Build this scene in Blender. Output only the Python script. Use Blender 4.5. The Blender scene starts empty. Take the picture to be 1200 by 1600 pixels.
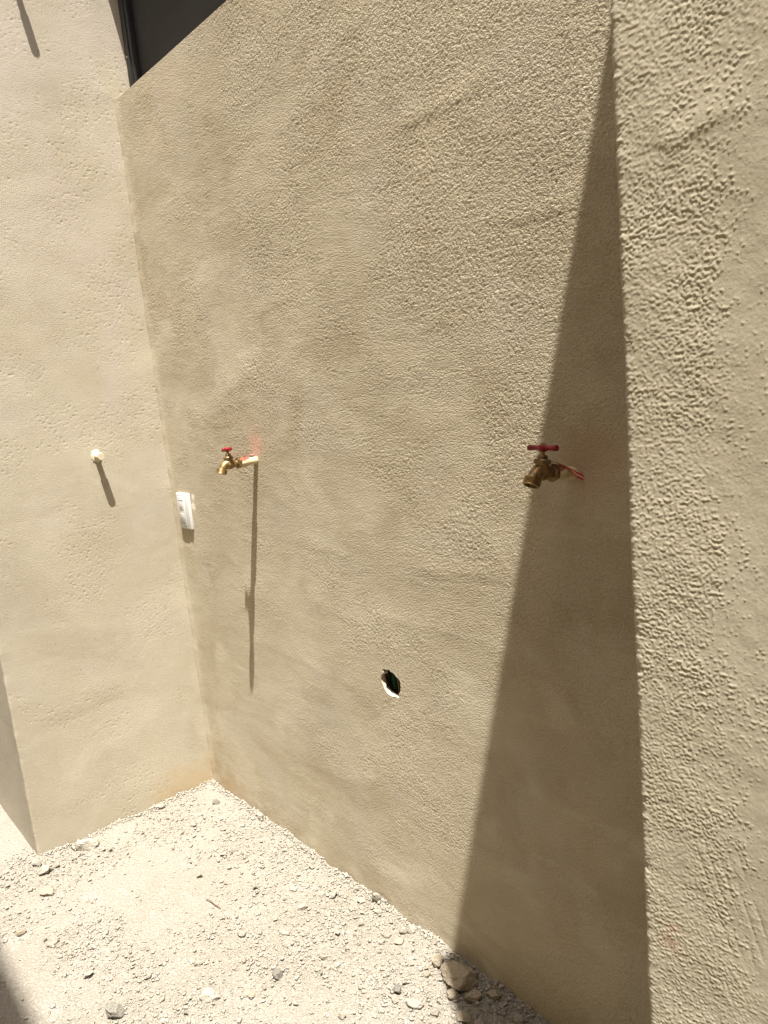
import bpy, bmesh, math, random
import numpy as np
from mathutils import Vector, Matrix, Euler
from mathutils.geometry import delaunay_2d_cdt

S = bpy.context.scene
COL = S.collection
# ------------------------------------------------------------------ camera
cam_d = bpy.data.cameras.new('camera')
cam_d.sensor_width = 36.0
cam_d.lens = 1194.6 / 1600 * 36.0
cam_d.clip_start = 0.02
cam_d.clip_end = 500
cam = bpy.data.objects.new('camera', cam_d)
COL.objects.link(cam)
R_ = Vector((0.64133882, 0.7614301, -0.09438603))
U_ = Vector((-0.07430907, 0.18408106, 0.98009812))
F_ = Vector((-0.76365089, 0.62156123, -0.17463949))
m = Matrix((R_, U_, -F_)).transposed().to_4x4()
m.translation = Vector((2.38744, -1.05162, 1.35))
cam.matrix_world = m
S.camera = cam
# ------------------------------------------------------------------ world, sun, exposure
SUN = Vector((0.288, -0.171, 1.0)).normalized()
w = bpy.data.worlds.new('World')
S.world = w
w.use_nodes = True
nt = w.node_tree
bg = nt.nodes['Background']
sky = nt.nodes.new('ShaderNodeTexSky')
sky.sky_type = 'NISHITA'
sky.sun_disc = False
sky.sun_elevation = math.asin(SUN.z)
sky.sun_rotation = math.atan2(SUN.x, SUN.y)
sky.dust_density = 3.0
sky.air_density = 1.0
sky.ozone_density = 1.0
nt.links.new(sky.outputs[0], bg.inputs[0])
bg.inputs[1].default_value = 0.085
sd = bpy.data.lights.new('sun', 'SUN')
sd.energy = 4.0
sd.angle = math.radians(0.53)
sd.color = (1.0, 0.95, 0.86)
sun = bpy.data.objects.new('sun', sd)
COL.objects.link(sun)
sun.rotation_euler = SUN.to_track_quat('Z', 'Y').to_euler()
sun.location = SUN * 20
S.view_settings.view_transform = 'Standard'
S.view_settings.look = 'None'
S.view_settings.exposure = 1.86
S.view_settings.gamma = 1.0
S.view_settings.use_curve_mapping = False
S.render.engine = 'CYCLES'
S.cycles.max_bounces = 8
S.cycles.diffuse_bounces = 5
rng = np.random.default_rng(11)
random.seed(11)

# ------------------------------------------------------------------ helpers
def link(o, parent=None):
    COL.objects.link(o)
    if parent is not None:
        o.parent = parent
    return o

def tag(o, label=None, cat=None, group=None, kind=None):
    if label: o['label'] = label
    if cat: o['category'] = cat
    if group: o['group'] = group
    if kind: o['kind'] = kind
    return o

def empty(name, loc=(0, 0, 0), rot=(0, 0, 0)):
    o = bpy.data.objects.new(name, None)
    o.empty_display_size = .05
    o.location = loc
    o.rotation_euler = rot
    return link(o)

def mesh_obj(name, verts, faces, mat, parent=None, smooth=False, mats=None, mat_idx=None):
    me = bpy.data.meshes.new(name)
    vv = np.asarray(verts, dtype=np.float32)
    if isinstance(faces, np.ndarray):
        flat = faces.reshape(-1); tot = np.full(len(faces), faces.shape[1])
    else:
        flat = np.fromiter((i for f in faces for i in f), dtype=np.int32); tot = np.array([len(f) for f in faces])
    me.vertices.add(len(vv)); me.vertices.foreach_set('co', vv.reshape(-1))
    me.loops.add(len(flat)); me.loops.foreach_set('vertex_index', flat.astype(np.int32))
    me.polygons.add(len(tot)); me.polygons.foreach_set('loop_start', np.concatenate([[0], np.cumsum(tot)[:-1]]).astype(np.int32))
    me.update(calc_edges=True); me.validate()
    for mt in (mats or [mat]):
        me.materials.append(mt)
    if mat_idx is not None:
        me.polygons.foreach_set('material_index', np.asarray(mat_idx, dtype=np.int32))
    if smooth:
        me.polygons.foreach_set('use_smooth', np.ones(len(me.polygons), dtype=bool))
    me.update()
    return link(bpy.data.objects.new(name, me), parent)

def bm_obj(name, bm, mat, parent=None, smooth=True, angle=35):
    me = bpy.data.meshes.new(name)
    bmesh.ops.recalc_face_normals(bm, faces=bm.faces[:])
    if smooth:
        for e in bm.edges:
            if len(e.link_faces) == 2 and e.calc_face_angle(0) > math.radians(angle):
                e.smooth = False
        for f in bm.faces: f.smooth = True
    bm.to_mesh(me); bm.free()
    me.materials.append(mat)
    return link(bpy.data.objects.new(name, me), parent)

def frame_for(axis):
    a = Vector(axis).normalized()
    t = Vector((0, 0, 1)) if abs(a.z) < .9 else Vector((1, 0, 0))
    x = a.cross(t).normalized()
    return a, x, a.cross(x)

def add_lathe(bm, prof, org, axis, segs=24, cap=True, phase=0):
    """prof: list of (radius, distance along the axis)"""
    a, x, y = frame_for(axis); org = Vector(org); rings = []
    for r, t in prof:
        rings.append([bm.verts.new(org + a * t + (x * math.cos(phase + 2 * math.pi * k / segs) + y * math.sin(phase + 2 * math.pi * k / segs)) * r) for k in range(segs)])
    for A, B in zip(rings, rings[1:]):
        for k in range(segs):
            bm.faces.new((A[k], A[(k + 1) % segs], B[(k + 1) % segs], B[k]))
    if cap:
        bm.faces.new(rings[0]); bm.faces.new(rings[-1])
    return rings

def add_tube(bm, pts, rad, segs=16, cap=True):
    pts = [Vector(p) for p in pts]; rings = []
    ref = None
    for i, p in enumerate(pts):
        d = (pts[min(i + 1, len(pts) - 1)] - pts[max(i - 1, 0)]).normalized()
        if ref is None: ref = frame_for(d)[1]
        x = (ref - d * ref.dot(d)).normalized(); ref = x; y = d.cross(x)
        r = rad[i]; r = r if isinstance(r, tuple) else (r, r)
        rings.append([bm.verts.new(p + x * math.cos(2 * math.pi * k / segs) * r[0] + y * math.sin(2 * math.pi * k / segs) * r[1]) for k in range(segs)])
    for A, B in zip(rings, rings[1:]):
        for k in range(segs):
            bm.faces.new((A[k], A[(k + 1) % segs], B[(k + 1) % segs], B[k]))
    if cap:
        bm.faces.new(rings[0]); bm.faces.new(rings[-1])

def add_box(bm, c, size, bevel=0, seg=2):
    r = bmesh.ops.create_cube(bm, size=1)
    bmesh.ops.scale(bm, vec=size, verts=r['verts'])
    bmesh.ops.translate(bm, vec=c, verts=r['verts'])
    if bevel:
        es = list({e for v in r['verts'] for e in v.link_edges})
        bmesh.ops.bevel(bm, geom=es, offset=bevel, segments=seg, profile=.5, affect='EDGES')

# ---- numpy gradient noise
def perlin(x, y, seed=0):
    xi = np.floor(x).astype(np.int64); yi = np.floor(y).astype(np.int64)
    fx = x - xi; fy = y - yi
    def grad(ix, iy, dx, dy):
        h = (ix * 374761393 + iy * 668265263 + seed * 1442695041) & 0xFFFFFFFF
        h = ((h ^ (h >> 13)) * 1274126177) & 0xFFFFFFFF
        h = (h ^ (h >> 16)) & 0xFFFF
        a = h * (2 * np.pi / 65536.0)
        return np.cos(a) * dx + np.sin(a) * dy
    u = fx * fx * fx * (fx * (fx * 6 - 15) + 10); v = fy * fy * fy * (fy * (fy * 6 - 15) + 10)
    a = grad(xi, yi, fx, fy); b = grad(xi + 1, yi, fx - 1, fy)
    c = grad(xi, yi + 1, fx, fy - 1); d = grad(xi + 1, yi + 1, fx - 1, fy - 1)
    return (a + u * (b - a)) + v * ((c + u * (d - c)) - (a + u * (b - a)))

def fbm(x, y, octv=4, seed=0, gain=.5):
    s = 0; amp = 1; f = 1
    for o in range(octv):
        s = s + amp * perlin(x * f + 17.3 * o, y * f - 9.1 * o, seed + o); amp *= gain; f *= 2.03
    return s

def sstep(a, b, x):
    t = np.clip((x - a) / (b - a), 0, 1); return t * t * (3 - 2 * t)

def axis_coords(*segs):
    """(start, stop, step) runs joined to one sorted list"""
    out = []
    for a, b, st in segs:
        n = max(1, int(round((b - a) / st)))
        out += list(np.linspace(a, b, n, endpoint=False))
    out.append(segs[-1][1])
    return np.array(out)

def grid_faces(nu, nv, off=0):
    i = np.arange(nu - 1)[:, None] * nv + np.arange(nv - 1)[None, :] + off
    return np.stack([i, i + nv, i + nv + 1, i + 1], -1)

# ---- material helpers
class M:
    def __init__(s, name, rough=.8, spec=.3, metal=0.0):
        s.m = bpy.data.materials.new(name); s.m.use_nodes = True
        s.t = s.m.node_tree; s.b = s.t.nodes['Principled BSDF']
        s.b.inputs['Roughness'].default_value = rough
        s.b.inputs['Specular IOR Level'].default_value = spec
        s.b.inputs['Metallic'].default_value = metal
        s.pos = s.t.nodes.new('ShaderNodeTexCoord').outputs['Object']
    def n(s, typ, **kw):
        nd = s.t.nodes.new(typ)
        for k, v in kw.items(): setattr(nd, k, v)
        return nd
    def set(s, sock, v):
        if isinstance(v, bpy.types.NodeSocket): s.t.links.new(v, sock)
        else: sock.default_value = v
    def scaled(s, vec, loc=(0, 0, 0), rot=(0, 0, 0)):
        nd = s.n('ShaderNodeMapping'); s.set(nd.inputs[0], s.pos)
        nd.inputs['Scale'].default_value = vec; nd.inputs['Location'].default_value = loc; nd.inputs['Rotation'].default_value = rot
        return nd.outputs[0]
    def noise(s, scale, detail=2, rough=.5, dist=0, vec=None):
        nd = s.n('ShaderNodeTexNoise'); s.set(nd.inputs['Vector'], vec or s.pos)
        for k, v in (('Scale', scale), ('Detail', detail), ('Roughness', rough), ('Distortion', dist)): nd.inputs[k].default_value = v
        return nd.outputs[0]
    def voro(s, scale, vec=None, rnd=1, out='Distance'):
        nd = s.n('ShaderNodeTexVoronoi'); s.set(nd.inputs['Vector'], vec or s.pos)
        nd.inputs['Scale'].default_value = scale; nd.inputs['Randomness'].default_value = rnd
        return nd.outputs[out]
    def math(s, op, a, b=0.0, c=None):
        nd = s.n('ShaderNodeMath', operation=op); s.set(nd.inputs[0], a); s.set(nd.inputs[1], b)
        if c is not None: s.set(nd.inputs[2], c)
        return nd.outputs[0]
    def rng(s, v, a, b, lo=0.0, hi=1.0):
        nd = s.n('ShaderNodeMapRange', interpolation_type='SMOOTHSTEP'); s.set(nd.inputs[0], v)
        for i, x in enumerate((a, b, lo, hi)): nd.inputs[i + 1].default_value = x
        return nd.outputs[0]
    def mix(s, f, a, b, blend='MIX'):
        nd = s.n('ShaderNodeMix', data_type='RGBA', blend_type=blend)
        s.set(nd.inputs['Factor'], f)
        for k, v in ((6, a), (7, b)):
            s.set(nd.inputs[k], v if isinstance(v, bpy.types.NodeSocket) else (*v, 1))
        return nd.outputs[2]
    def sep(s, vec=None):
        nd = s.n('ShaderNodeSeparateXYZ'); s.set(nd.inputs[0], vec or s.pos); return nd.outputs
    def color(s, c): s.set(s.b.inputs['Base Color'], c if isinstance(c, bpy.types.NodeSocket) else (*c, 1))
    def bump(s, h, dist, strength=1.0, prev=None):
        nd = s.n('ShaderNodeBump'); s.set(nd.inputs['Height'], h)
        nd.inputs['Distance'].default_value = dist; nd.inputs['Strength'].default_value = strength
        if prev is not None: s.set(nd.inputs['Normal'], prev)
        s.t.links.new(nd.outputs[0], s.b.inputs['Normal']); return nd.outputs[0]
    def blob(s, c, rad):
        """soft spherical mask around world point c, 1 inside"""
        nd = s.n('ShaderNodeVectorMath', operation='DISTANCE'); s.set(nd.inputs[0], s.pos); nd.inputs[1].default_value = c
        return s.rng(nd.outputs['Value'], rad * 1.15, rad * .35, 0, 1)

PL_A = (0.482, 0.433, 0.334); PL_B = (0.402, 0.352, 0.258); PL_C = (0.450, 0.408, 0.334); PL_L = (0.548, 0.504, 0.398)

def plaster_colour(M_, lo=0.0):
    p1 = M_.rng(M_.noise(2.3, 5, .6, .6), .36, .66)
    c = M_.mix(p1, PL_A, PL_B)
    c = M_.mix(M_.math('MULTIPLY', M_.rng(M_.noise(4.1, 4, .55, .4, M_.scaled((1, 1, 1), (3.1, 7, 1))), .5, .7), .75), c, PL_C)
    c = M_.mix(M_.math('MULTIPLY', M_.rng(M_.noise(3.0, 3, .5, 1.0, M_.scaled((1, 1, 1.6), (9.1, 2, 4))), .55, .72), .7), c, PL_L)
    c = M_.mix(M_.math('MULTIPLY', M_.rng(M_.noise(1, 4, .6, .5, M_.scaled((2.2, 2.2, 13), (2, 5, 1))), .52, .72), .40), c, PL_L)
    c = M_.mix(M_.math('MULTIPLY', M_.rng(M_.noise(1, 4, .65, .8, M_.scaled((3.2, 3.2, 5), (7, 1, 3))), .48, .72), .72), c, (.338, .287, .200))
    c = M_.mix(M_.math('MULTIPLY', M_.rng(M_.voro(95), .085, .05), M_.rng(M_.noise(8, 3), .46, .60, 0, .8)), c, (.20, .15, .10))
    g = M_.rng(M_.noise(420, 3, .65), .3, .7, .84, 1.10)
    nd = M_.n('ShaderNodeMix', data_type='RGBA', blend_type='MULTIPLY'); nd.inputs['Factor'].default_value = 1
    M_.set(nd.inputs[6], c)
    cb = M_.n('ShaderNodeCombineColor'); [M_.set(cb.inputs[i], g) for i in range(3)]
    M_.set(nd.inputs[7], cb.outputs[0])
    return nd.outputs[2]

def stucco(name, kind):
    k = M(name, .93, .12)
    c = plaster_colour(k)
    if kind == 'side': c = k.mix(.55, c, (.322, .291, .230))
    X, Y, Z = k.sep()
    if kind == 'main':
        # sandy float finish, coarser away from the inner corner and higher up, closed in trowelled patches
        grad = k.math('ADD', k.math('MULTIPLY', X, .30), k.math('MULTIPLY', Z, .26))
        mask = k.rng(k.math('ADD', grad, k.math('MULTIPLY', k.noise(4.0, 5, .62, .9), 1.15)), .78, 1.60, .22, 1.0)
        grain = k.math('ADD', k.rng(k.noise(330, 1.5, .5, .3), .36, .60), k.rng(k.noise(170, 2, .5, .3), .30, .50, 0, .6))
        h = k.math('MULTIPLY', k.math('MULTIPLY', grain, 1.0), mask)
        streak = k.noise(1, 3, .6, .3, k.scaled((14, 9, 70)))
        h = k.math('ADD', h, k.math('MULTIPLY', streak, .12))
        h = k.math('ADD', h, k.math('MULTIPLY', k.noise(600, 2, .6), .12))
        k.bump(h, .0007)
        c = k.mix(k.math('MULTIPLY', mask, .48), c, (.335, .287, .208))  # coarse zones darkened: painted-in shade of their pits and the dimmer top right
        sand = k.rng(k.noise(270, 3, .7, .3), .34, .50, 1, 0)
        c = k.mix(k.math('MULTIPLY', k.math('MULTIPLY', sand, mask), .55), c, (.20, .16, .10))
        # damp ochre band low down by the corner
        band = k.math('MULTIPLY', k.blob((.10, 0, .03), .16), k.rng(k.noise(14, 3), .35, .6))
        c = k.mix(k.math('MULTIPLY', band, .55), c, (.33, .24, .135))
        base = k.math('MULTIPLY', k.rng(k.math('ADD', Z, k.math('MULTIPLY', k.noise(5, 3), .12)), .17, .06), .15)
        c = k.mix(base, c, (.30, .225, .14))
        rust = k.math('MULTIPLY', k.blob((.30, 0, 2.13), .16), k.rng(k.noise(9, 3), .42, .6))
        c = k.mix(k.math('MULTIPLY', rust, .16), c, (.44, .27, .12))
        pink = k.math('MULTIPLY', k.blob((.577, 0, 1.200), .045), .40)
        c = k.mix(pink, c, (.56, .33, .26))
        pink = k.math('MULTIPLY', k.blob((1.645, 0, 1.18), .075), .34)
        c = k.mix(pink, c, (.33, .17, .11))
        pale = k.math('MAXIMUM', k.blob((.145, 0, 1.0), .018), k.blob((.15, 0, 1.03), .014))
        c = k.mix(k.math('MULTIPLY', pale, k.rng(k.noise(120, 2), .35, .5)), c, (.74, .70, .6))
        c = k.mix(k.math('MULTIPLY', k.rng(k.voro(38), .07, .04), k.rng(k.noise(6, 2), .5, .62)), c, (.2, .13, .08))
    elif kind == 'side':
        mask = k.rng(k.math('ADD', k.math('MULTIPLY', Z, .14), k.noise(5.0, 4, .6, .6)), .50, .86, .05, 1.0)
        h = k.math('MULTIPLY', k.math('MULTIPLY', k.noise(260, 2, .6), .4), mask)
        h = k.math('ADD', h, k.math('MULTIPLY', k.noise(1, 3, .6, .3, k.scaled((9, 12, 40), (0, 0, 0), (.35, 0, 0))), .14))
        h = k.math('ADD', h, k.math('MULTIPLY', k.noise(500, 2, .6), .10))
        h = k.math('ADD', h, k.math('MULTIPLY', k.rng(k.noise(380, 2, .6), .35, .65), .35))
        k.bump(h, .0009)
        c = k.mix(k.math('MULTIPLY', k.rng(k.math('ADD', k.math('MULTIPLY', Z, .12), k.noise(3.5, 4, .6, .6)), .62, .84), .45), c, (.415, .365, .325))
        spk = k.rng(k.noise(1, 2, .5, .4, k.scaled((150, 135, 190))), .36, .30)
        clump = k.rng(k.math('ADD', k.math('MULTIPLY', Z, .05), k.noise(7, 4, .62, .5)), .50, .66, .10, 1)
        c = k.mix(k.math('MULTIPLY', k.math('MULTIPLY', spk, clump), .60), c, (.22, .175, .12))  # dark specks paint the shade inside the pits into the colour
        st = k.math('MAXIMUM', k.blob((0, -.03, .02), .12), k.blob((0, -.13, -.01), .13))
        st = k.math('MULTIPLY', st, k.rng(k.noise(11, 4), .30, .52))
        c = k.mix(k.math('MULTIPLY', st, .55), c, (.37, .275, .155))
    elif kind == 'pier':
        h = k.math('ADD', k.math('MULTIPLY', k.noise(420, 3, .6), .5), k.math('MULTIPLY', k.noise(120, 2, .5), .5))
        k.bump(h, .0004)
        c = k.mix(.55, c, (.366, .346, .274))
        red = k.math('MULTIPLY', k.blob((2.098, -.57, .90), .018), k.rng(k.noise(90, 2), .45, .6))
        c = k.mix(k.math('MULTIPLY', red, .35), c, (.36, .2, .14))
    elif kind == 'concrete':
        cc = k.mix(k.rng(k.noise(6, 5, .6), .35, .65), (.36, .315, .24), (.30, .26, .195))
        c = k.mix(k.rng(k.noise(260, 2), .3, .7), cc, (.40, .37, .31))
        k.bump(k.math('ADD', k.noise(300, 3, .6), k.noise(30, 3)), .0008)
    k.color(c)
    return k.m

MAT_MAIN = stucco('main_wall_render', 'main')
MAT_SIDE = stucco('side_wall_render', 'side')
MAT_PIER = stucco('pier_render', 'pier')
MAT_CONC = stucco('bare_cement', 'concrete')

def simple(name, col, rough=.5, spec=.4, metal=0, col2=None, sc=60, bump=0, bsc=200):
    k = M(name, rough, spec, metal)
    k.color(k.mix(k.rng(k.noise(sc, 3, .6), .38, .64), col, col2) if col2 else col)
    if bump: k.bump(k.noise(bsc, 3, .6), bump)
    return k.m

MAT_BREAK = simple('broken_plaster', (.47, .42, .33), .95, .1, 0, (.37, .32, .24), 160, .0012, 220)
MAT_BLOCK = simple('block_inside_hole', (.46, .36, .25), .95, .1, 0, (.38, .28, .19), 120, .0012, 160)
MAT_GREEN = simple('green_conduit_plastic', (.02, .11, .07), .4, .4)
MAT_BRASS = simple('tarnished_brass', (.34, .235, .10), .46, .5, .85, (.17, .11, .06), 95, .0002, 500)
MAT_BRASS_D = simple('dark_brass', (.22, .155, .085), .5, .5, .7, (.13, .085, .05), 110, .0002, 500)
MAT_RED = simple('red_enamel', (.25, .010, .015), .45, .4, 0, (.17, .008, .011), 90)
MAT_CPVC = simple('cream_pipe_plastic', (.62, .52, .33), .42, .45, 0, (.54, .45, .28), 80)
MAT_PRIMER = simple('red_pipe_cement', (.27, .05, .035), .4, .5, 0, (.22, .10, .06), 120)
MAT_STUB = simple('pale_pipe_plastic', (.50, .43, .31), .55, .3)
MAT_MORTAR = simple('white_filler', (.64, .58, .46), .95, .1, 0, (.54, .47, .35), 200, .001, 250)
MAT_WHITE = simple('white_switch_plastic', (.56, .56, .55), .35, .5)
MAT_WHITE2 = simple('white_socket_plastic', (.52, .53, .53), .4, .5)
MAT_SLOT = simple('dark_slot', (.10, .10, .10), .7, .2)
MAT_SLOT2 = simple('shallow_slot', (.32, .32, .31), .7, .2)
MAT_ALU = simple('charcoal_aluminium', (.022, .023, .025), .45, .4)
MAT_PANE = simple('dark_screen_panel', (.020, .021, .024), .62, .25, 0, (.026, .027, .030), 4)
MAT_RIVET = simple('rivet_metal', (.6, .6, .6), .3, .5, .9)
k = M('red_film', .25, .5); k.color((.62, .03, .035)); k.b.inputs['Transmission Weight'].default_value = .35; MAT_FILMR = k.m
k = M('clear_film', .18, .5); k.color((.92, .88, .82)); k.b.inputs['Transmission Weight'].default_value = .75; MAT_FILMC = k.m

# ground and stones
k = M('limestone_dust', .97, .08)
X, Y, Z = k.sep()
c = k.mix(k.rng(k.noise(3.2, 5, .6, .5), .36, .64), (.325, .308, .280), (.292, .271, .237))
c = k.mix(k.math('MULTIPLY', k.rng(k.noise(7, 4, .6, .4, k.scaled((1, 1, 1), (4, 2, 0))), .5, .68), .7), c, (.345, .330, .303))
c = k.mix(k.rng(k.noise(330, 3, .65), .35, .68), c, (.28, .25, .20))
k.color(c)
h = k.math('ADD', k.rng(k.noise(150, 4, .62), .35, .65), k.math('MULTIPLY', k.noise(420, 2, .6), .5))
k.bump(h, .0030)
MAT_DUST = k.m

def stone_mat(name, a, b, geo=False):
    k = M(name, .95, .1)
    src = k.n('ShaderNodeNewGeometry').outputs['Random Per Island'] if geo else k.n('ShaderNodeObjectInfo').outputs['Random']
    c = k.mix(src, a, b)
    c = k.mix(k.rng(k.noise(70 if geo else 2.5, 4, .6), .4, .7), c, tuple(x * .8 for x in a))
    k.color(c)
    k.bump(k.noise(180 if geo else 5, 5, .65), .0015 if geo else .006)
    return k.m
MAT_STONE = stone_mat('pale_limestone', (.40, .37, .315), (.355, .32, .265))
MAT_GRAVEL = stone_mat('limestone_grit', (.36, .333, .288), (.29, .262, .215), True)
MAT_GREY = stone_mat('grey_stone', (.215, .20, .175), (.25, .235, .205))
MAT_BROWN = stone_mat('brown_stone', (.39, .335, .26), (.35, .295, .22))

# ------------------------------------------------------------------ setting: ground
gx = axis_coords((-40, -4, 3), (-4, -.5, .12), (-.5, 1.75, .006), (1.75, 4, .1), (4, 40, 3))
gy = axis_coords((-40, -3, 3), (-3, -1.0, .08), (-1.0, .04, .006), (.04, 2, .2), (2, 40, 3))
GX, GY = np.meshgrid(gx, gy, indexing='ij')
def ground_h(x, y):
    near = np.exp(-np.maximum(0, np.maximum(-x - .6, x - 2.2)) * 3) * np.exp(-np.maximum(0, -y - 1.1) * 3)
    rough = sstep(.05, .35, ground_density(x, y))
    h = .010 * fbm(x / .45, y / .45, 3, 5) + .0035 * fbm(x / .06, y / .06, 3, 9) * (.4 + rough)
    h = h + .0055 * np.abs(fbm(x / .020, y / .020, 3, 13)) * (.15 + rough)
    # rubble banks up a little against both walls
    h = h + .011 * (1 + 1.6 * fbm(x / .11, y * 0, 4, 23, .6)) * np.exp(-np.maximum(0, -y) / .045) * sstep(.05, .4, x) + .008 * (1 + 1.6 * fbm(y / .10, y * 0 + 4, 4, 24, .6)) * np.exp(-np.maximum(0, x) / .05) * (x > -.05)
    return h * near - .004
def ground_density(x, y):
    d = .32 + 1.15 * fbm(x / .24 + 3, y / .24, 4, 21)
    d = d + .65 * sstep(.45, 1.05, x + y * .15)                       # thicker towards the main wall's right end
    d = d + .40 * np.exp(-np.maximum(0, -y) / .09) * sstep(.3, .8, x)
    d = d + .35 * np.exp(-np.maximum(0, x) / .10)
    d = d - .75 * np.exp(-(((x - .46) / .17) ** 2 + ((y + .42) / .11) ** 2))   # swept smooth patch
    d = d - .6 * sstep(-.02, -.12, x)                                  # swept strip outside the block's corner
    return np.clip(d, .02, 1.4)
GZ = ground_h(GX, GY)
V = np.stack([GX, GY, GZ], -1).reshape(-1, 3)
ground = mesh_obj('ground', V, grid_faces(len(gx), len(gy)).reshape(-1, 4), MAT_DUST, smooth=True)
tag(ground, 'dusty pale limestone ground strewn with rubble', kind='structure')
def gz(x, y): return float(ground_h(np.array([x], float), np.array([y], float))[0])

# ------------------------------------------------------------------ setting: main wall
WIN_X, WIN_Z0, WIN_Z1, TOP = 1.5, 2.245, 2.66, 3.3
hole_px = [(440, 240), (410, 236), (428, 285), (450, 315), (420, 345), (390, 372), (402, 400), (375, 437), (408, 540), (450, 640), (500, 740),
           (545, 800), (620, 850), (690, 862), (745, 860), (780, 880), (822, 893), (800, 800), (838, 720), (842, 610), (826, 500), (790, 455),
           (740, 400), (690, 345), (635, 297), (600, 290), (570, 237), (510, 246)]
hole = [(1.033 + 1.63e-4 * (x - 410) - 2e-5 * (y - 235), .671 + 3.6e-5 * (x - 410) - 1.12e-4 * (y - 235)) for x, y in hole_px]
ridges = [(1.20, 1.807, 1.50, 1.812, .0022), (1.45, 1.592, 1.66, 1.583, .0024), (.55, .956, .99, .938, .0012), (1.14, .930, 1.46, .951, .0016),
          (.95, .793, 1.42, .822, .0010), (.62, 1.53, .86, 1.56, .0010), (.70, 1.25, 1.05, 1.24, .0009), (.25, 1.62, .50, 1.66, .0009), (.9, 1.98, 1.2, 2.03, .0012), (.3, .62, .9, .60, .0009), (.5, .28, 1.0, .33, .0010)]
def main_h(x, z):
    h = .0016 * fbm(x / .55, z / .5, 2, 31) + .0006 * fbm(x / .16, z / .13, 3, 33) + .00015 * fbm(x / .09, z / .022, 2, 35)
    for x0, z0, x1, z1, a in ridges:
        t = np.clip((x - x0) / (x1 - x0), 0, 1)
        zc = z0 + (z1 - z0) * t + .006 * perlin(x / .06, x * 0 + z0 * 50, 3)
        d = z - zc
        prof = np.where(d > 0, np.exp(-(d / .022) ** 2), np.exp(-(d / .011) ** 2))
        h = h + .30 * a * prof * sstep(0, .3, (x - x0) / (x1 - x0)) * sstep(1, .7, (x - x0) / (x1 - x0))
    h = h * sstep(-.02, .05, x) + .004 * np.exp(-((x) / .018) ** 2) * (1 + .8 * fbm(z / .12, z * 0, 3, 41))   # coved inner corner
    h = h - .003 * sstep(.012, 0, np.abs(z - WIN_Z0)) * 0
    h = h + .002 * sstep(.10, 0, z) * fbm(x / .1, z / .1, 2, 44)
    # float finish: worm-shaped sand grains, coarse up and to the right, closed over in trowelled patches
    m_ = main_mask(x, z)
    n = perlin(x / .0046, z / .0037, 91) + .25 * perlin(x / .0100, z / .0066, 92) + .12 * perlin(x / .024, z / .018, 93)
    h = h + (.00022 + .00062 * m_) * sstep(-.42 + .12 * m_, -.04 + .12 * m_, n) * sstep(0, .02, x)
    pit = perlin(x / .012, z / .010, 94) + .4 * perlin(x / .005, z / .005, 95)
    h = h - .0004 * sstep(.40, .60, pit) * sstep(.1, .5, m_)
    return h
def main_mask(x, z):
    g = .34 * x + .26 * z + .85 * fbm(x / .30, z / .24, 6, 97, .68)
    return sstep(.22, 1.05, g)
xs = axis_coords((-.08, 0, .01), (0, .62, .0035), (.62, 1.76, .0022), (1.76, 2.12, .03), (2.12, 6, .3))
zs = axis_coords((-.30, -.03, .09), (-.03, WIN_Z0, .0022), (WIN_Z0, WIN_Z1, .0625), (WIN_Z1, TOP, .17))
XX, ZZ = np.meshgrid(xs, zs, indexing='ij')
H = main_h(XX, ZZ)
V = np.stack([XX, -H, ZZ], -1).reshape(-1, 3)
cx_ = (xs[:-1] + xs[1:])[:, None] / 2; cz_ = (zs[:-1] + zs[1:])[None, :] / 2
inwin = (cx_ < WIN_X) & (cz_ > WIN_Z0) & (cz_ < WIN_Z1)
hi0, hi1 = np.searchsorted(xs, 1.005), np.searchsorted(xs, 1.115)
hk0, hk1 = np.searchsorted(zs, .595), np.searchsorted(zs, .695)
ii, kk = np.meshgrid(np.arange(len(xs) - 1), np.arange(len(zs) - 1), indexing='ij')
inhole = (ii >= hi0) & (ii < hi1) & (kk >= hk0) & (kk < hk1)
F = grid_faces(len(xs), len(zs))[~(inwin | inhole)].reshape(-1, 4).tolist()
V = V.tolist(); NZ = len(zs)
# patch round the hole: constrained triangulation between the grid border and the jagged outline
border = [(hi0 + a, hk0) for a in range(hi1 - hi0)] + [(hi1, hk0 + b) for b in range(hk1 - hk0)] + \
         [(hi1 - a, hk1) for a in range(hi1 - hi0)] + [(hi0, hk1 - b) for b in range(hk1 - hk0)]
pts = [Vector((xs[i], zs[j])) for i, j in border] + [Vector(q) for q in hole]
nb, nh = len(border), len(hole)
inner = [Vector((xs[i], zs[j])) for i in range(hi0 + 1, hi1) for j in range(hk0 + 1, hk1)]
edges = [(a, (a + 1) % nb) for a in range(nb)] + [(nb + a, nb + (a + 1) % nh) for a in range(nh)]
res = delaunay_2d_cdt(pts + inner, edges, [], 0, 1e-6)
vo, fo = res[0], res[2]
def inside(p, poly):
    c_ = False
    for a in range(len(poly)):
        x0, y0 = poly[a]; x1, y1 = poly[a - 1]
        if (y0 > p[1]) != (y1 > p[1]) and p[0] < (x1 - x0) * (p[1] - y0) / (y1 - y0) + x0: c_ = not c_
    return c_
base = len(V)
vx = np.array([q.x for q in vo]); vz = np.array([q.y for q in vo]); vh = main_h(vx, vz)
V += [(float(a), -float(b), float(c_)) for a, b, c_ in zip(vx, vh, vz)]
for f in fo:
    cpt = (sum(vo[a].x for a in f) / len(f), sum(vo[a].y for a in f) / len(f))
    if not inside(cpt, hole): F.append([base + a for a in f])
nmain = len(F)
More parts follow.
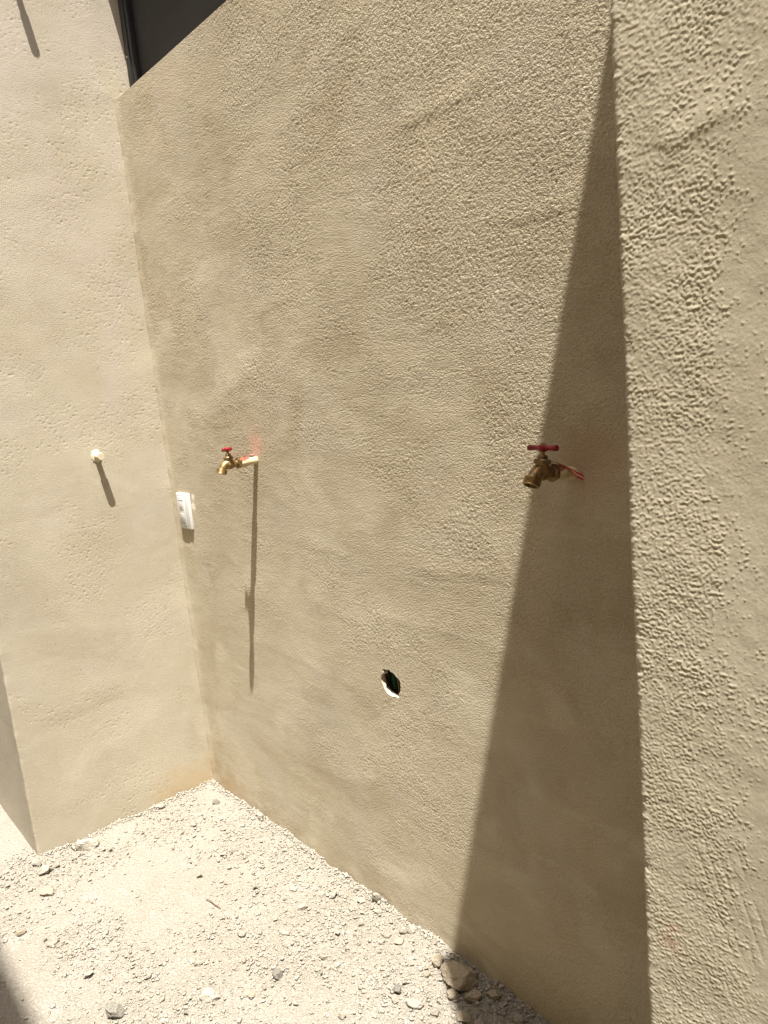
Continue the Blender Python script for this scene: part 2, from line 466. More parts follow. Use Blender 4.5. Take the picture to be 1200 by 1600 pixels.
# reveals of the window opening, top and back
def quad(a, b, c_, d):
    n0 = len(V); V.extend([a, b, c_, d]); F.append([n0, n0 + 1, n0 + 2, n0 + 3])
iw = int(np.searchsorted(xs, WIN_X)); k0 = int(np.argmin(abs(zs - WIN_Z0))); k1 = int(np.argmin(abs(zs - WIN_Z1)))
for a in range(iw):                                   # sill and lintel follow the wavy face
    p, q = V[a * NZ + k0], V[(a + 1) * NZ + k0]
    quad(p, q, (q[0], .2, WIN_Z0), (p[0], .2, WIN_Z0))
    p, q = V[a * NZ + k1], V[(a + 1) * NZ + k1]
    quad(p, q, (q[0], .2, WIN_Z1), (p[0], .2, WIN_Z1))
quad((WIN_X, 0, WIN_Z0), (WIN_X, .2, WIN_Z0), (WIN_X, .2, WIN_Z1), (WIN_X, 0, WIN_Z1))
quad((-.08, 0, TOP), (6, 0, TOP), (6, .2, TOP), (-.08, .2, TOP))
quad((-.08, .2, -.3), (6, .2, -.3), (6, .2, WIN_Z0), (-.08, .2, WIN_Z0))
quad((-.08, .2, WIN_Z1), (6, .2, WIN_Z1), (6, .2, TOP), (-.08, .2, TOP))
quad((WIN_X, .2, WIN_Z0), (6, .2, WIN_Z0), (6, .2, WIN_Z1), (WIN_X, .2, WIN_Z1))
quad((6, 0, -.3), (6, .2, -.3), (6, .2, TOP), (6, 0, TOP))
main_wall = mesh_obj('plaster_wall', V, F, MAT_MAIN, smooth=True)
me = main_wall.data
sm = np.ones(len(F), dtype=bool); sm[nmain:] = False
me.polygons.foreach_set('use_smooth', sm)
tag(main_wall, 'wide sandy beige plastered wall carrying two brass taps', 'wall')
# the broken hole: white plaster lip, then the rough block behind
HV, HF = [], []
hm = np.array(hole); hc = hm.mean(0); nl = len(hole)
layers = [(0.0, 1.0), (-.006, 1.015), (-.014, 1.0)]
y0s = -main_h(hm[:, 0], hm[:, 1])
for li, (dy, sc) in enumerate(layers):
    for a in range(nl):
        j = (0 if li == 0 else .0026) * rng.normal(size=2)
        q = hc + (hm[a] - hc) * sc + j
        HV.append((q[0], y0s[a] - dy, q[1]))
for L in range(len(layers) - 1):
    for a in range(nl):
        b = (a + 1) % nl; HF.append([L * nl + a, L * nl + b, (L + 1) * nl + b, (L + 1) * nl + a])
mesh_obj('broken_plaster_lip', HV, HF, MAT_BREAK, main_wall)
HV, HF = [], []
for li, (y, sc) in enumerate([(.014, 1.0), (.03, 1.12), (.048, 1.12)]):
    for a in range(nl):
        q = hc + (hm[a] - hc) * sc + .0022 * rng.normal(size=2) * (li > 0) + np.array([(0, -.022, -.046)[li], (0, -.008, -.018)[li]])
        HV.append((q[0], y, q[1]))
for L in range(2):
    for a in range(nl):
        b = (a + 1) % nl; HF.append([L * nl + a, L * nl + b, (L + 1) * nl + b, (L + 1) * nl + a])
HF.append([2 * nl + a for a in range(nl)])
mesh_obj('block_cavity', HV, HF, MAT_BLOCK, main_wall)
bm = bmesh.new(); add_lathe(bm, [(.0080, 0), (.0080, .046), (.0060, .046), (.0060, .002)], (1.020, .041, .603), (-.10, .10, 1), 18)
t = bm_obj('conduit_end', bm, MAT_GREEN)
tag(t, 'dark green conduit end inside the jagged hole in the wall', 'conduit')

# ------------------------------------------------------------------ setting: side wall block (left) with its bare cement return
def path_wall(name, path, zs, hfun, mat, mats=None, idx=None, smooth=True, cap=None):
    """path: list of (x, y, nx, ny, s); pushes the relief out along the normal"""
    P = np.array(path); s = P[:, 4][:, None]; z = zs[None, :]
    h = hfun(s + z * 0, z + s * 0, P)
    Vx = P[:, 0][:, None] + P[:, 2][:, None] * h; Vy = P[:, 1][:, None] + P[:, 3][:, None] * h
    V = np.stack([Vx, Vy, z + Vx * 0], -1).reshape(-1, 3).tolist()
    F = grid_faces(len(P), len(zs)).reshape(-1, 4).tolist()
    mi = None
    if idx is not None: mi = np.repeat(np.array(idx[:-1]), len(zs) - 1).tolist()
    n0 = len(F)
    if cap is not None:
        b0 = len(V); V += [(x, y, zs[-1]) for x, y in cap]; F.append(list(range(b0, b0 + len(cap))))
        if mi is not None: mi.append(0)
    o = mesh_obj(name, V, F, mat, smooth=smooth, mats=mats, mat_idx=mi)
    return o

YL = -.597; r = .006
path = []; idx = []; s = 0
for x in axis_coords((-3, -.5, .2), (-.5, -r, .012)):
    path.append((x, YL, 0, -1, x)); idx.append(1)
for a in (22.5, 45, 67.5):
    a = math.radians(a); path.append((-r + r * math.sin(a), YL + r - r * math.cos(a), math.sin(a), -math.cos(a), math.sin(a) * .006)); idx.append(0)
for y in axis_coords((YL + r, .06, .0028), (.06, .2, .05)):
    path.append((0, y, 1, 0, .01 + (y - YL))); idx.append(0)
zl = axis_coords((-.3, -.03, .09), (-.03, 2.52, .0028), (2.55, TOP, .15))
def side_h(s, z, P):
    on = (P[:, 2] > .9)[:, None]
    h = .0024 * fbm(s / .5, z / .45, 2, 51) + .0005 * fbm(s / .14, z / .16, 3, 53) + .0002 * fbm(s / .03, z / .05, 2, 57)
    h = h + .0035 * fbm(z / .28, z * 0, 3, 59, .45) * np.exp(-((s - .597) / .03) ** 2)     # wandering inner corner
    edge = np.exp(-(s / .02) ** 2) * .0022 * fbm(z / .07, s * 0, 3, 61, .5)
    m_ = sstep(.25, .85, .16 * z + 1.1 * fbm(s / .20, z / .17, 4, 63, .6) + .26)
    pit = perlin(s / .0080, z / .0058, 65) + .4 * perlin(s / .0050, z / .0050, 66)
    h = h - .0011 * sstep(.30, .46, pit) * m_ - .0008 * sstep(.60, .72, pit) * (.3 + m_) + .00016 * perlin(s / .006, z / .005, 67) * (.3 + m_)
    return (h + edge) * sstep(-3, -.4, s)
side = path_wall('side_wall', path, zl, side_h, MAT_SIDE, [MAT_SIDE, MAT_CONC], idx, cap=[(-3, YL), (0, YL), (0, .2), (-3, .2)])
tag(side, 'projecting plastered wall at left with grey cement end face', 'wall')

# ------------------------------------------------------------------ setting: near pier on the right (its top edge throws the slanting shadow)
PX, PD, PH, PW, r = 2.0755, .570, 3.077, .9, .006
path = []
for y in axis_coords((-.004, -.53, .05), (-.53, -PD + r, .004)): path.append((PX, y, -1, 0, -(y + PD)))
for a in (15, 30, 45, 60, 75):
    a = math.radians(a); path.append((PX + r - r * math.cos(a), -PD + r - r * math.sin(a), -math.cos(a), -math.sin(a), (a / 1.5708 - 1) * .006 + .003))
path = [(q[0], q[1], q[2], q[3], -abs(q[4])) if q[2] < -.99 else q for q in path]
for x in axis_coords((PX + r, PX + .135, .00078), (PX + .135, PX + PW, .06)): path.append((x, -PD, 0, -1, x - PX))
path.append((PX + PW, -.004, 1, 0, PW + .5))
zp = axis_coords((-.3, .77, .1), (.77, 1.605, .00078), (1.605, PH, .1))
def smax(a, b): return np.maximum(a, b)
def pier_h(s, z, P):
    n = perlin(s / .0024, z / .0022, 71) + .3 * perlin(s / .0017, z / .0016, 72)
    n = n + .35 * perlin(s / .009, z / .008, 73)
    dens = fbm(s / .07, z / .10, 3, 75)
    t = -.12 + .42 * sstep(.045, .120, s + .05 * dens) + .22 * dens        # lower = denser grains
    t = t + .30 * sstep(.75, 1.0, z) * 0
    g = sstep(t, t + .42, n)
    amp = .00046 * (.75 + .5 * fbm(s / .05, z / .05, 2, 77))
    h = g * amp + .0012 * fbm(s / .14, z / .14, 2, 79) + .00022 * fbm(s / .02, z / .02, 2, 81)
    # horizontal trowel ridge high up
    zc = 1.482 + .01 * perlin(s / .03, s * 0 + 1, 83)
    d = z - zc
    h = h + .0006 * np.where(d > 0, np.exp(-(d / .012) ** 2), np.exp(-(d / .0055) ** 2)) * sstep(.018, .04, s) * sstep(.095, .07, s)
    # raked scratches low on the right
    q = (s - .074) * .93 + (z - .955) * .30
    pz = (z - .955) * .93 - (s - .074) * .30
    msk = sstep(.055, .03, np.abs(pz)) * sstep(.024, .016, np.abs(q))
    h = h - .0003 * (.5 + perlin(pz / .03, q / .009, 86)) * msk * sstep(.35, .9, np.cos(q / .0078 * 2 * np.pi) + .9 * perlin(pz / .012, q / .004, 85))
    h = h + np.exp(-(s / .006) ** 2) * (.0008 * fbm(z / .015, s * 0, 4, 87, .65) - .0012 * sstep(.25, .5, fbm(z / .02, s / .02, 3, 88)))
    fade = sstep(-.05, -.02, s) * sstep(PW, .25, s)
    return h * fade
pier = path_wall('wall_pier', path, zp, pier_h, MAT_PIER, cap=[(PX, -.004), (PX, -PD), (PX + PW, -PD), (PX + PW, -.004)])
tag(pier, 'near plastered wall pier at right with coarse grainy render', 'wall')

# ------------------------------------------------------------------ setting: tall house wall closing the passage behind the camera
bm = bmesh.new(); add_box(bm, (1.0, -1.90, 2.515), (14, .30, 6.23), .01)
fac = bm_obj('house_wall', bm, simple('cream_house_paint', (.86, .72, .49), .9, .2, 0, (.80, .66, .44), 3), smooth=False)
tag(fac, 'tall plastered house wall across the narrow passage', 'wall')

# ------------------------------------------------------------------ window
win = empty('window', (.0, .05, WIN_Z0))
tag(win, 'dark charcoal framed window high up beside the inner corner', 'window')
WH = WIN_Z1 - WIN_Z0
bm = bmesh.new(); add_box(bm, (.016, .018, WH / 2), (.026, .036, WH - .004), .0015); bm_obj('frame_stile', bm, MAT_ALU, win)
bm = bmesh.new(); add_box(bm, (WIN_X - .016, .018, WH / 2), (.026, .036, WH - .004), .0015); bm_obj('frame_stile', bm, MAT_ALU, win)
bm = bmesh.new(); add_box(bm, (WIN_X / 2, .018, .0145), (WIN_X - .064, .036, .026), .0015); bm_obj('frame_rail', bm, MAT_ALU, win)
bm = bmesh.new(); add_box(bm, (WIN_X / 2, .018, WH - .0145), (WIN_X - .064, .036, .026), .0015); bm_obj('frame_rail', bm, MAT_ALU, win)
bm = bmesh.new(); add_box(bm, (.0375, .014, WH / 2), (.015, .020, WH - .06), .002); bm_obj('sash_stile', bm, MAT_ALU, win)
bm = bmesh.new(); add_box(bm, (WIN_X / 2, .026, WH / 2), (WIN_X - .06, .006, WH - .05)); bm_obj('screen_panel', bm, MAT_PANE, win)
bm = bmesh.new(); add_lathe(bm, [(.0028, 0), (.0028, .001), (.0012, .002)], (.016, -.0005, .125), (0, -1, 0), 12); bm_obj('rivet', bm, MAT_RIVET, win)

# ------------------------------------------------------------------ taps
def make_tap(loc, rot, label, bright):
    """brass hose tap on a plastic pipe stub; local -Y points out of the wall, origin where the pipe leaves it"""
    T = empty('garden_tap', loc, rot)
    tag(T, label, 'tap', 'brass taps on the plaster wall')
    bm = bmesh.new(); add_lathe(bm, [(.0108, -.03), (.0108, .030), (.0135, .0305), (.0142, .033), (.0142, .049), (.0130, .052)], (0, 0, 0), (0, -1, 0), 28)
    pipe = bm_obj('pipe', bm, MAT_CPVC, T)
    # brushed-on red cement over the coupling's upper front
    bm = bmesh.new(); n = 14; rows = []
    for i in range(6):
        t = .026 + .0052 * i
        rr = .0111 if t < .0303 else .01445
        a0, a1 = math.radians(38 - 22 * i / 5 + random.uniform(-8, 8)), math.radians(150 + 10 * random.random())
        rows.append([bm.verts.new((math.cos(a0 + (a1 - a0) * j / n) * rr, -t, math.sin(a0 + (a1 - a0) * j / n) * rr)) for j in range(n + 1)])
    for A, B in zip(rows, rows[1:]):
        for j in range(n): bm.faces.new((A[j], A[j + 1], B[j + 1], B[j]))
    bm_obj('red_cement_smear', bm, MAT_PRIMER, pipe)
    # body: hexagon inlet collar, neck, bulb under the bonnet
    bm = bmesh.new()
    add_lathe(bm, [(.0125, .0505), (.0150, .0515), (.0150, .0600), (.0125, .0615)], (0, 0, 0), (0, -1, 0), 6, phase=math.pi / 6)
    add_lathe(bm, [(.0100, .0600), (.0092, .066), (.0102, .071), (.0125, .076), (.0132, .083), (.0120, .090), (.0085, .094)], (0, 0, 0), (0, -1, 0), 28)
    add_lathe(bm, [(.0118, -.002), (.0112, .012), (.0108, .019)], (0, -.083, 0), (0, 0, 1), 28)
    body = bm_obj('body', bm, MAT_BRASS, T)
    bm = bmesh.new()
    add_tube(bm, [(0, -.080, .004), (0, -.088, .0035), (0, -.096, .000), (0, -.102, -.0055), (0, -.1055, -.0105)], [.0118, .0116, .0106, .0098, .0096], 24)
    spout = bm_obj('spout', bm, MAT_BRASS, T)
    d = Vector((0, -.42, -1)).normalized(); o = Vector((0, -.1040, -.0085))
    bm = bmesh.new()
    prof = [(.0098, 0), (.0138, .0005)]
    for i in range(5):
        prof += [(.0141, .0015 + i * .0022), (.0133, .0026 + i * .0022)]
    prof += [(.0140, .0132), (.0105, .0136), (.0095, .004)]
    add_lathe(bm, prof, o, d, 30)
    bm_obj('hose_thread', bm, MAT_BRASS, spout)
    bm = bmesh.new()
    add_lathe(bm, [(.0112, .0145), (.0140, .0150), (.0140, .0200), (.0128, .0215), (.0128, .0215), (.0085, .0222), (.0085, .0265), (.0070, .0285), (.0042, .0290)], (0, -.083, 0), (0, 0, 1), 8 if bright else 28)
    bm_obj('bonnet_nut', bm, MAT_BRASS_D, T)
    bm = bmesh.new(); add_lathe(bm, [(.0036, .026), (.0036, .0385)], (0, -.083, 0), (0, 0, 1), 14); bm_obj('stem', bm, MAT_BRASS, T)
    # red T handle: hub and two flared arms
    bm = bmesh.new()
    xs_ = [-.0285, -.0281, -.0262, -.0220, -.0170, -.0115, -.0070, 0, .0070, .0115, .0170, .0220, .0262, .0281, .0285]
    rv = [.0036, .0050, .0053, .0050, .0044, .0040, .0052, .0066, .0052, .0040, .0044, .0050, .0053, .0050, .0036]
    add_tube(bm, [(x, 0, .0400) for x in xs_], [(q * 1.05, q * .95) for q in rv], 16)
    add_lathe(bm, [(.0055, .0340), (.0082, .0362), (.0082, .0428), (.0060, .0448)], (0, 0, 0), (0, 0, 1), 20)
    hd = bm_obj('handle', bm, MAT_RED, T)
    bm = bmesh.new(); add_lathe(bm, [(.0034, .0445), (.0034, .0462), (.0020, .0474)], (0, 0, 0), (0, 0, 1), 6); bm_obj('handle_screw', bm, MAT_BRASS_D, hd)
    hd.location = (0, -.083, 0)
    if bright: hd.rotation_euler = (0, math.radians(-5), math.radians(-8))
    return T

make_tap((.5705, .0, 1.1585), (0, 0, 0), 'brass tap with red handle and cream pipe in full sunlight', True)
make_tap((1.6060, .0, 1.1600), (math.radians(-9), 0, 0), 'brass tap with red handle at edge of slanting shadow', False)

def tape(pts, wid, label):
    """pts: (x, y, z, roll) of the centre line, wid: width; clear film with a red border along each edge"""
    T = empty('plastic_tape', pts[0][:3]); tag(T, label, 'tape', 'plastic tape strips on the tap pipes')
    o0 = Vector(pts[0][:3]); C = [Vector(p[:3]) - o0 for p in pts]; rows = []
    for i, c_ in enumerate(C):
        d = (C[min(i + 1, len(C) - 1)] - C[max(i - 1, 0)]).normalized()
        sidev = d.cross(Vector((0, 0, 1))).normalized(); up = sidev.cross(d)
        a = math.radians(pts[i][3]); v = sidev * math.cos(a) + up * math.sin(a); nrm = d.cross(v).normalized()
        rows.append((c_, v, nrm))
    for nm, u0, u1, mt in (('clear_film', -.16, .16, MAT_FILMC), ('red_border', -.5, -.16, MAT_FILMR), ('red_border', .16, .5, MAT_FILMR)):
        bm = bmesh.new(); A = []
        for c_, v, nrm in rows:
            A.append([bm.verts.new(c_ + v * wid * u + nrm * tt) for u, tt in ((u0, .0002), (u1, .0002), (u1, -.0002), (u0, -.0002))])
        for P, Q in zip(A, A[1:]):
            for j in range(4): bm.faces.new((P[j], P[(j + 1) % 4], Q[(j + 1) % 4], Q[j]))
        bm.faces.new(A[0]); bm.faces.new(A[-1])
        bm_obj(nm, bm, mt, T)
tape([(.571, -.004, 1.1745, 10), (.571, -.02, 1.1755, 5), (.571, -.045, 1.1805, 0), (.571, -.070, 1.184, 0), (.571, -.084, 1.1845, 0)], .012,
     'thin clear red-edged tape strip above the sunlit pipe of the left tap')
tape([(1.629, -.003, 1.153, 52), (1.624, -.012, 1.159, 44), (1.615, -.028, 1.174, 24), (1.608, -.05, 1.186, 5), (1.606, -.075, 1.1935, 0), (1.604, -.105, 1.197, -4)], .012,
     'curling clear red-edged tape strip on the shaded pipe of the right tap')

# ------------------------------------------------------------------ pipe stubs in the side wall
def stub(y, z, L, label):
    T = empty('pipe_stub', (0, y, z)); tag(T, label, 'pipe', 'capped pipe stubs in the side wall')
    bm = bmesh.new(); add_lathe(bm, [(.0088, -.02), (.0088, L * .55)], (0, 0, 0), (1, 0, 0), 22); bm_obj('pipe', bm, MAT_STUB, T)
    bm = bmesh.new(); add_lathe(bm, [(.0092, L * .5), (.0112, L * .5), (.0115, L * .96), (.0104, L)], (0, 0, 0), (1, 0, 0), 22); bm_obj('cap', bm, MAT_STUB, T)
    bm = bmesh.new(); prof = [(.0185, 0), (.016, .0020), (.012, .003), (.0088, .0035)]
    rr = add_lathe(bm, prof, (0, 0, 0), (1, 0, 0), 18, cap=False)
    for ring in rr[:-1]:
        for v in ring:
            f = 1 + random.uniform(-.22, .22); v.co.y *= f; v.co.z *= f
    bm_obj('filler_collar', bm, MAT_MORTAR, T)
stub(-.2290, 1.190, .045, 'short capped pipe stub poking from the left wall below window height')
stub(-.2475, 2.530, .055, 'capped pipe stub high on the left wall casting a long shadow')

# ------------------------------------------------------------------ socket plate
OX, OZ = .086, .982
so = empty('wall_socket', (OX, 0, OZ)); tag(so, 'white double power socket beside the inner wall corner', 'socket')
bm = bmesh.new(); add_box(bm, (0, -.0030, 0), (.084, .013, .118), .0045, 3); plate = bm_obj('cover_plate', bm, MAT_WHITE, so)
bm = bmesh.new(); add_box(bm, (-.006, -.0100, 0), (.042, .004, .094), .001, 2); ins = bm_obj('socket_insert', bm, MAT_WHITE2, so)
for sgn in (1, -1):
    bm = bmesh.new(); add_box(bm, (-.006, -.0119, sgn * .0375), (.034, .0012, .0022)); bm_obj('groove', bm, MAT_SLOT if sgn < 0 else MAT_WHITE2, ins)
    bm = bmesh.new()
    add_box(bm, (-.006, -.0121, sgn * .0175), (.028, .0006, .025), .0002)
    bm_obj('outlet_face', bm, MAT_WHITE, ins)
for zc in (.0215, -.0145):
    for dx in (-.0065, .0065):
        bm = bmesh.new(); add_box(bm, (-.006 + dx, -.0124, zc + .004), (.0022, .0008, .008)); bm_obj('pin_slot', bm, MAT_SLOT2, ins)
    bm = bmesh.new(); add_lathe(bm, [(.0022, 0), (.0022, .0008)], (-.006, -.0120, zc - .0065), (0, -1, 0), 12); bm_obj('earth_hole', bm, MAT_SLOT, ins)

# ------------------------------------------------------------------ stones
def rock_mesh(name, seed, mat, cuts=9, sub=3, noise=.06, flat=.5):
    r_ = np.random.default_rng(seed)
    bm = bmesh.new(); bmesh.ops.create_icosphere(bm, subdivisions=sub, radius=1)
    P = np.array([v.co[:] for v in bm.verts])
    for _ in range(cuts):
        n = r_.normal(size=3); n /= np.linalg.norm(n); d = r_.uniform(.60, .90)
        k_ = P @ n - d; P = P - np.outer(np.maximum(k_, 0), n) * .97
    if noise:
        u = fbm(P[:, 0] * 2.0 + 5 * seed, P[:, 1] * 2.0 + P[:, 2] * 1.6, 4, seed, .6) + .6 * fbm(P[:, 2] * 2.4 + 3 * seed, P[:, 0] * 1.7 - P[:, 1], 3, seed + 5)
        P = P * (1 + noise * u[:, None])
    P = P / np.abs(P).max(0)
    for v, p in zip(bm.verts, P): v.co = p
    bmesh.ops.recalc_face_normals(bm, faces=bm.faces[:])
    for e in bm.edges:
        e.smooth = not (len(e.link_faces) == 2 and e.calc_face_angle(0) > math.radians(22))
    for f in bm.faces: f.smooth = True
    me = bpy.data.meshes.new(name); bm.to_mesh(me); bm.free(); me.materials.append(mat); return me

def hull_chip(seed, n=10):
    r_ = np.random.default_rng(seed)
    P = r_.normal(size=(n, 3)); P /= np.linalg.norm(P, axis=1)[:, None]; P *= r_.uniform(.75, 1, (n, 1))
    bm = bmesh.new(); vs = [bm.verts.new(p) for p in P]
    bmesh.ops.convex_hull(bm, input=vs)
    bm.verts.ensure_lookup_table()
    for v in [v for v in bm.verts if not v.link_faces]: bm.verts.remove(v)
    bm.verts.index_update()
    Vv = np.array([v.co[:] for v in bm.verts]); Ff = [[v.index for v in f.verts] for f in bm.faces]
    bm.free(); return Vv, Ff

# stones one can point at: (x, y, size across, proportions, turn, tilt, material, label)
P_, G_, B_ = MAT_STONE, MAT_GREY, MAT_BROWN
big = [
 (.058, -.465, .072, (1, .62, .62), 58, 6, P_, 'largest pale block of rubble lying against the foot of the left wall'),
 (.022, -.213, .036, (1, .7, .5), 70, 0, P_, 'pale lump against the left wall between the block and the inner corner'),
 (.345, -.016, .030, (.8, .7, 1), 10, 8, P_, 'upright pale stone alone against the main wall near the inner corner'),
 (.036, -.612, .037, (1, .7, .6), 20, 10, P_, 'stone tucked against the outer corner of the left wall'),
 (.090, -.604, .040, (1, .75, .6), 120, 5, P_, 'rounded pale stone just in front of the stone at the outer wall corner'),
 (.195, -.629, .050, (1, .55, .5), 60, 14, B_, 'brownish tilted stone lying apart near the left wall corner'),
 (.135, -.065, .031, (1, .8, .55), 30, 0, G_, 'greyish round pebble out from the inner wall corner'),
 (.204, -.181, .026, (1, .7, .5), 10, 0, P_, 'pale flat pebble below the grey one near the inner corner'),
 (.768, -.650, .043, (1, .85, .8), 40, 0, G_, 'grey weathered stone lowest on the left of the open ground'),
 (.946, -.333, .030, (1, .9, .8), 0, 0, G_, 'grey angular stone in the middle of the rubble'),
 (.888, -.476, .050, (1, .65, .5), 55, 12, P_, 'large cream stone with a dark underside low in the middle'),
 (.943, -.411, .034, (1, .6, .4), 60, 0, P_, 'flat cream stone right of the large cream stone low in the middle'),
 (.424, -.681, .036, (1, .4, .4), 85, 0, P_, 'long narrow pale stone at left of the smooth patch'),
 (.320, -.732, .027, (1, .6, .6), 75, 0, B_, 'small brown stone near the dark shadow at lower left'),
 (.755, -.319, .027, (1, .7, .55), 15, 0, P_, 'pale wedge stone in the middle of the open rubble'),
 (.843, -.246, .033, (1, .55, .4), 20, 0, P_, 'flat pale slab chip right of the wedge stone'),
 (.770, -.444, .028, (1, .45, .4), 70, 0, P_, 'narrow pale splinter left of the wedge stone'),
 (1.268, -.050, .094, (1, .80, .56), 35, 7, B_, 'biggest brown rock wedged at the main wall inside the shadow'),
 (1.196, -.050, .035, (1, .9, .9), 0, 0, B_, 'round brown stone at the shadow edge beside the biggest rock'),
 (.934, -.020, .038, (.75, .45, 1), 15, 12, P_, 'pointed pale shard standing upright against the main wall'),
 (1.075, -.022, .028, (1, .9, .95), 0, 0, P_, 'round yellowish pebble against the main wall left of the shadow'),
 (1.058, -.038, .026, (1, .7, .7), 40, 8, P_, 'pale stone leaning on the round yellowish pebble'),
 (1.080, -.067, .029, (1, .7, .5), 80, 5, P_, 'flat pale stone in front of the round yellowish pebble'),
 (1.037, -.073, .028, (1, .65, .6), 30, 18, P_, 'angular pale chip left of the flat stone by the main wall'),
 (1.322, -.064, .042, (1, .7, .6), 80, 8, B_, 'tall brown stone right below the biggest rock in shadow'),
 (1.284, -.090, .037, (1, .8, .5), 20, 0, B_, 'squat brown stone left below the biggest rock in shadow'),
 (1.353, -.032, .034, (1, .8, .6), 50, 0, B_, 'brown stone against the shaded main wall'),
 (1.341, -.115, .038, (1, .8, .5), 10, 0, B_, 'flat brown stone lowest of those in shadow'),
 (1.430, -.040, .026, (1, .85, .8), 0, 0, P_, 'paler stone at far right end of the shaded rubble'),
 (1.241, -.166, .043, (1, .7, .45), 30, 0, P_, 'broad pale stone in sun just left of the shadow edge low down'),
 (1.185, -.167, .023, (1, .9, .7), 0, 0, G_, 'small bluish grey pebble left of the broad pale stone'),
 (.793, -.156, .031, (1, .7, .45), 70, 0, P_, 'flat pale slab between the main wall and the open rubble'),
 (.708, -.131, .028, (1, .75, .5), 25, 6, P_, 'pale yellowish stone a hand from the sunny main wall'),
 (.787, -.097, .031, (1, .7, .4), 50, 10, P_, 'tilted yellowish flake right of the pale yellowish stone'),
]
for i, (x, y, sz, pr, tz, tl, mt, lab) in enumerate(big):
    me = rock_mesh('rock', 300 + i * 7, mt, cuts=24, sub=4 if sz > .03 else 3, noise=.16)
    o = link(bpy.data.objects.new('rock', me)); h = sz / 2
    o.scale = (h * pr[0], h * pr[1], h * pr[2]); o.rotation_euler = (math.radians(tl), math.radians(tl * .6), math.radians(tz))
    o.location = (x, y, gz(x, y) + h * pr[2] * .62)
    tag(o, lab, 'stone', 'stones lying on the dusty ground')

chips = [hull_chip(50 + i, 9 + i % 4) for i in range(14)]
chip_me = []
for i, (cv, cf) in enumerate(chips):
    for mt in (P_, B_):
        me = bpy.data.meshes.new('stone_chip'); me.from_pydata(cv.tolist(), [], cf); me.materials.append(mt); me.update(); chip_me.append(me)

def scatter(n, x0, x1, y0, y1, thr=1.0):
    out = []
    while len(out) < n:
        x = rng.uniform(x0, x1, 4000); y = rng.uniform(y0, y1, 4000)
        ok = rng.uniform(0, thr, 4000) < ground_density(x, y)
        ok &= ~((x < .004) & (y > YL - .006)) & (y < -.004)
        out += list(zip(x[ok], y[ok]))
    return out[:n]
# about 260 loose chips that are large enough to be seen one by one
grp = 'loose limestone chips'
for x, y in scatter(214, -.02, 1.42, -.72, -.012, 1.25) + scatter(30, 1.16, 1.45, -.15, -.012, .6) + scatter(18, .0, .16, -.62, -.40, .6):
    a = float(np.clip(rng.lognormal(math.log(.0088), .32), .006, .0165))
    brown = rng.random() < .06
    o = link(bpy.data.objects.new('stone_chip', chip_me[2 * int(rng.integers(14)) + int(brown)]))
    o.scale = (a, a * rng.uniform(.55, .9), a * rng.uniform(.38, .75)); o.rotation_euler = (rng.uniform(-.5, .5), rng.uniform(-.5, .5), rng.uniform(0, 6.28))
    o.location = (x, y, gz(x, y) + o.scale[2] * .75)
    if x > 1.19 + max(0, -y - .044) / .171 * .288: lab, g_ = 'small limestone chip lying in the shaded corner around the biggest rock', 'limestone chips in the shade'
    elif brown: lab, g_ = 'small brownish chip lying loose among the pale limestone chips', 'brownish chips'
    elif x < .18 and y < -.36: lab, g_ = 'small pale limestone chip by the foot of the left wall near its outer corner', 'limestone chips by the left wall'
    elif y > -.09: lab, g_ = 'small pale limestone chip in the sunny strip along the foot of the main wall', 'limestone chips along the main wall'
    else: lab, g_ = 'small pale limestone chip lying loose out on the sunny dusty ground', grp
    tag(o, lab, 'stone chip', g_)

# fine grit nobody could count
pts = scatter(31000, -.45, 1.62, -.98, -.002, 1.3)
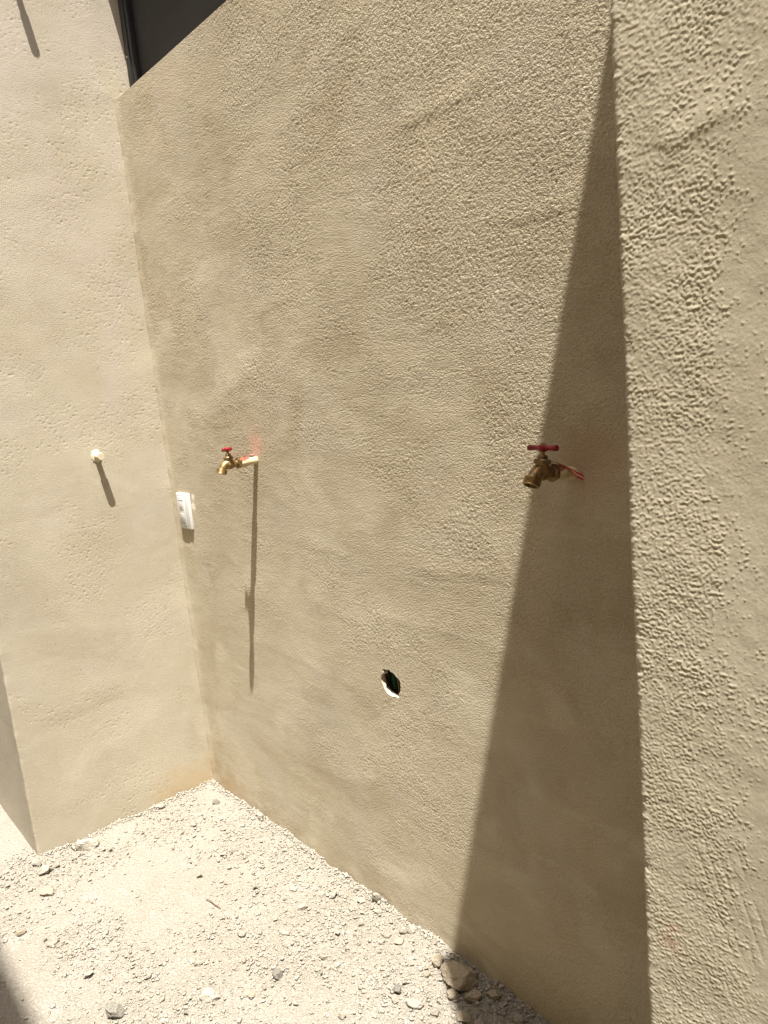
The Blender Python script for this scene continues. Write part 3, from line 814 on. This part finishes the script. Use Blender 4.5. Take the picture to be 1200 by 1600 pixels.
# a thicker seam of crumbs where the plaster meets the ground
pts += [(x, -.002 - abs(rng.normal(0, .010))) for x in rng.uniform(0, 1.6, 2600)] + [(.003 + abs(rng.normal(0, .009)), y) for y in rng.uniform(YL, 0, 1100)]
pts = np.array(pts)
NG = len(pts); GZs = ground_h(pts[:, 0], pts[:, 1])
size = np.clip(rng.lognormal(math.log(.0026), .5, NG), .001, .0075)
rz = rng.uniform(0, 6.283, NG); rx = rng.normal(0, .45, NG); which = rng.integers(0, 14, NG)
VV, FF = [], []; off = 0
for t in range(14):
    cv, cf = chips[t]; sel = np.where(which == t)[0]; n = len(sel)
    sc = size[sel][:, None] * np.stack([np.ones(n), rng.uniform(.5, .95, n), rng.uniform(.35, .85, n)], 1)
    P = cv[None] * sc[:, None, :]
    cx2, sx2 = np.cos(rx[sel])[:, None], np.sin(rx[sel])[:, None]; cz2, sz2 = np.cos(rz[sel])[:, None], np.sin(rz[sel])[:, None]
    y1 = P[..., 1] * cx2 - P[..., 2] * sx2; z1 = P[..., 1] * sx2 + P[..., 2] * cx2
    x2 = P[..., 0] * cz2 - y1 * sz2; y2 = P[..., 0] * sz2 + y1 * cz2
    Q = np.stack([x2 + pts[sel, 0][:, None], y2 + pts[sel, 1][:, None], z1 + (GZs[sel] + sc[:, 2] * .75)[:, None]], -1)
    VV.append(Q.reshape(-1, 3)); cfa = np.array(cf)
    FF.append((cfa[None] + (off + np.arange(n) * len(cv))[:, None, None]).reshape(-1, 3)); off += n * len(cv)
grit = mesh_obj('gravel', np.concatenate(VV), np.concatenate(FF), MAT_GRAVEL)
tag(grit, 'fine limestone grit scattered over the ground', 'gravel', kind='stuff')

# dry twig
bm = bmesh.new(); add_tube(bm, [(.567, -.321, gz(.567, -.321) + .004), (.585, -.318, gz(.585, -.318) + .006), (.606, -.314, gz(.606, -.314) + .005), (.628, -.309, gz(.628, -.309) + .004)], [.0011, .0013, .0012, .0008], 6)
tw = bm_obj('twig', bm, simple('dry_twig', (.12, .085, .05), .8, .2)); tag(tw, 'thin dry dark twig lying on the dusty ground', 'twig')
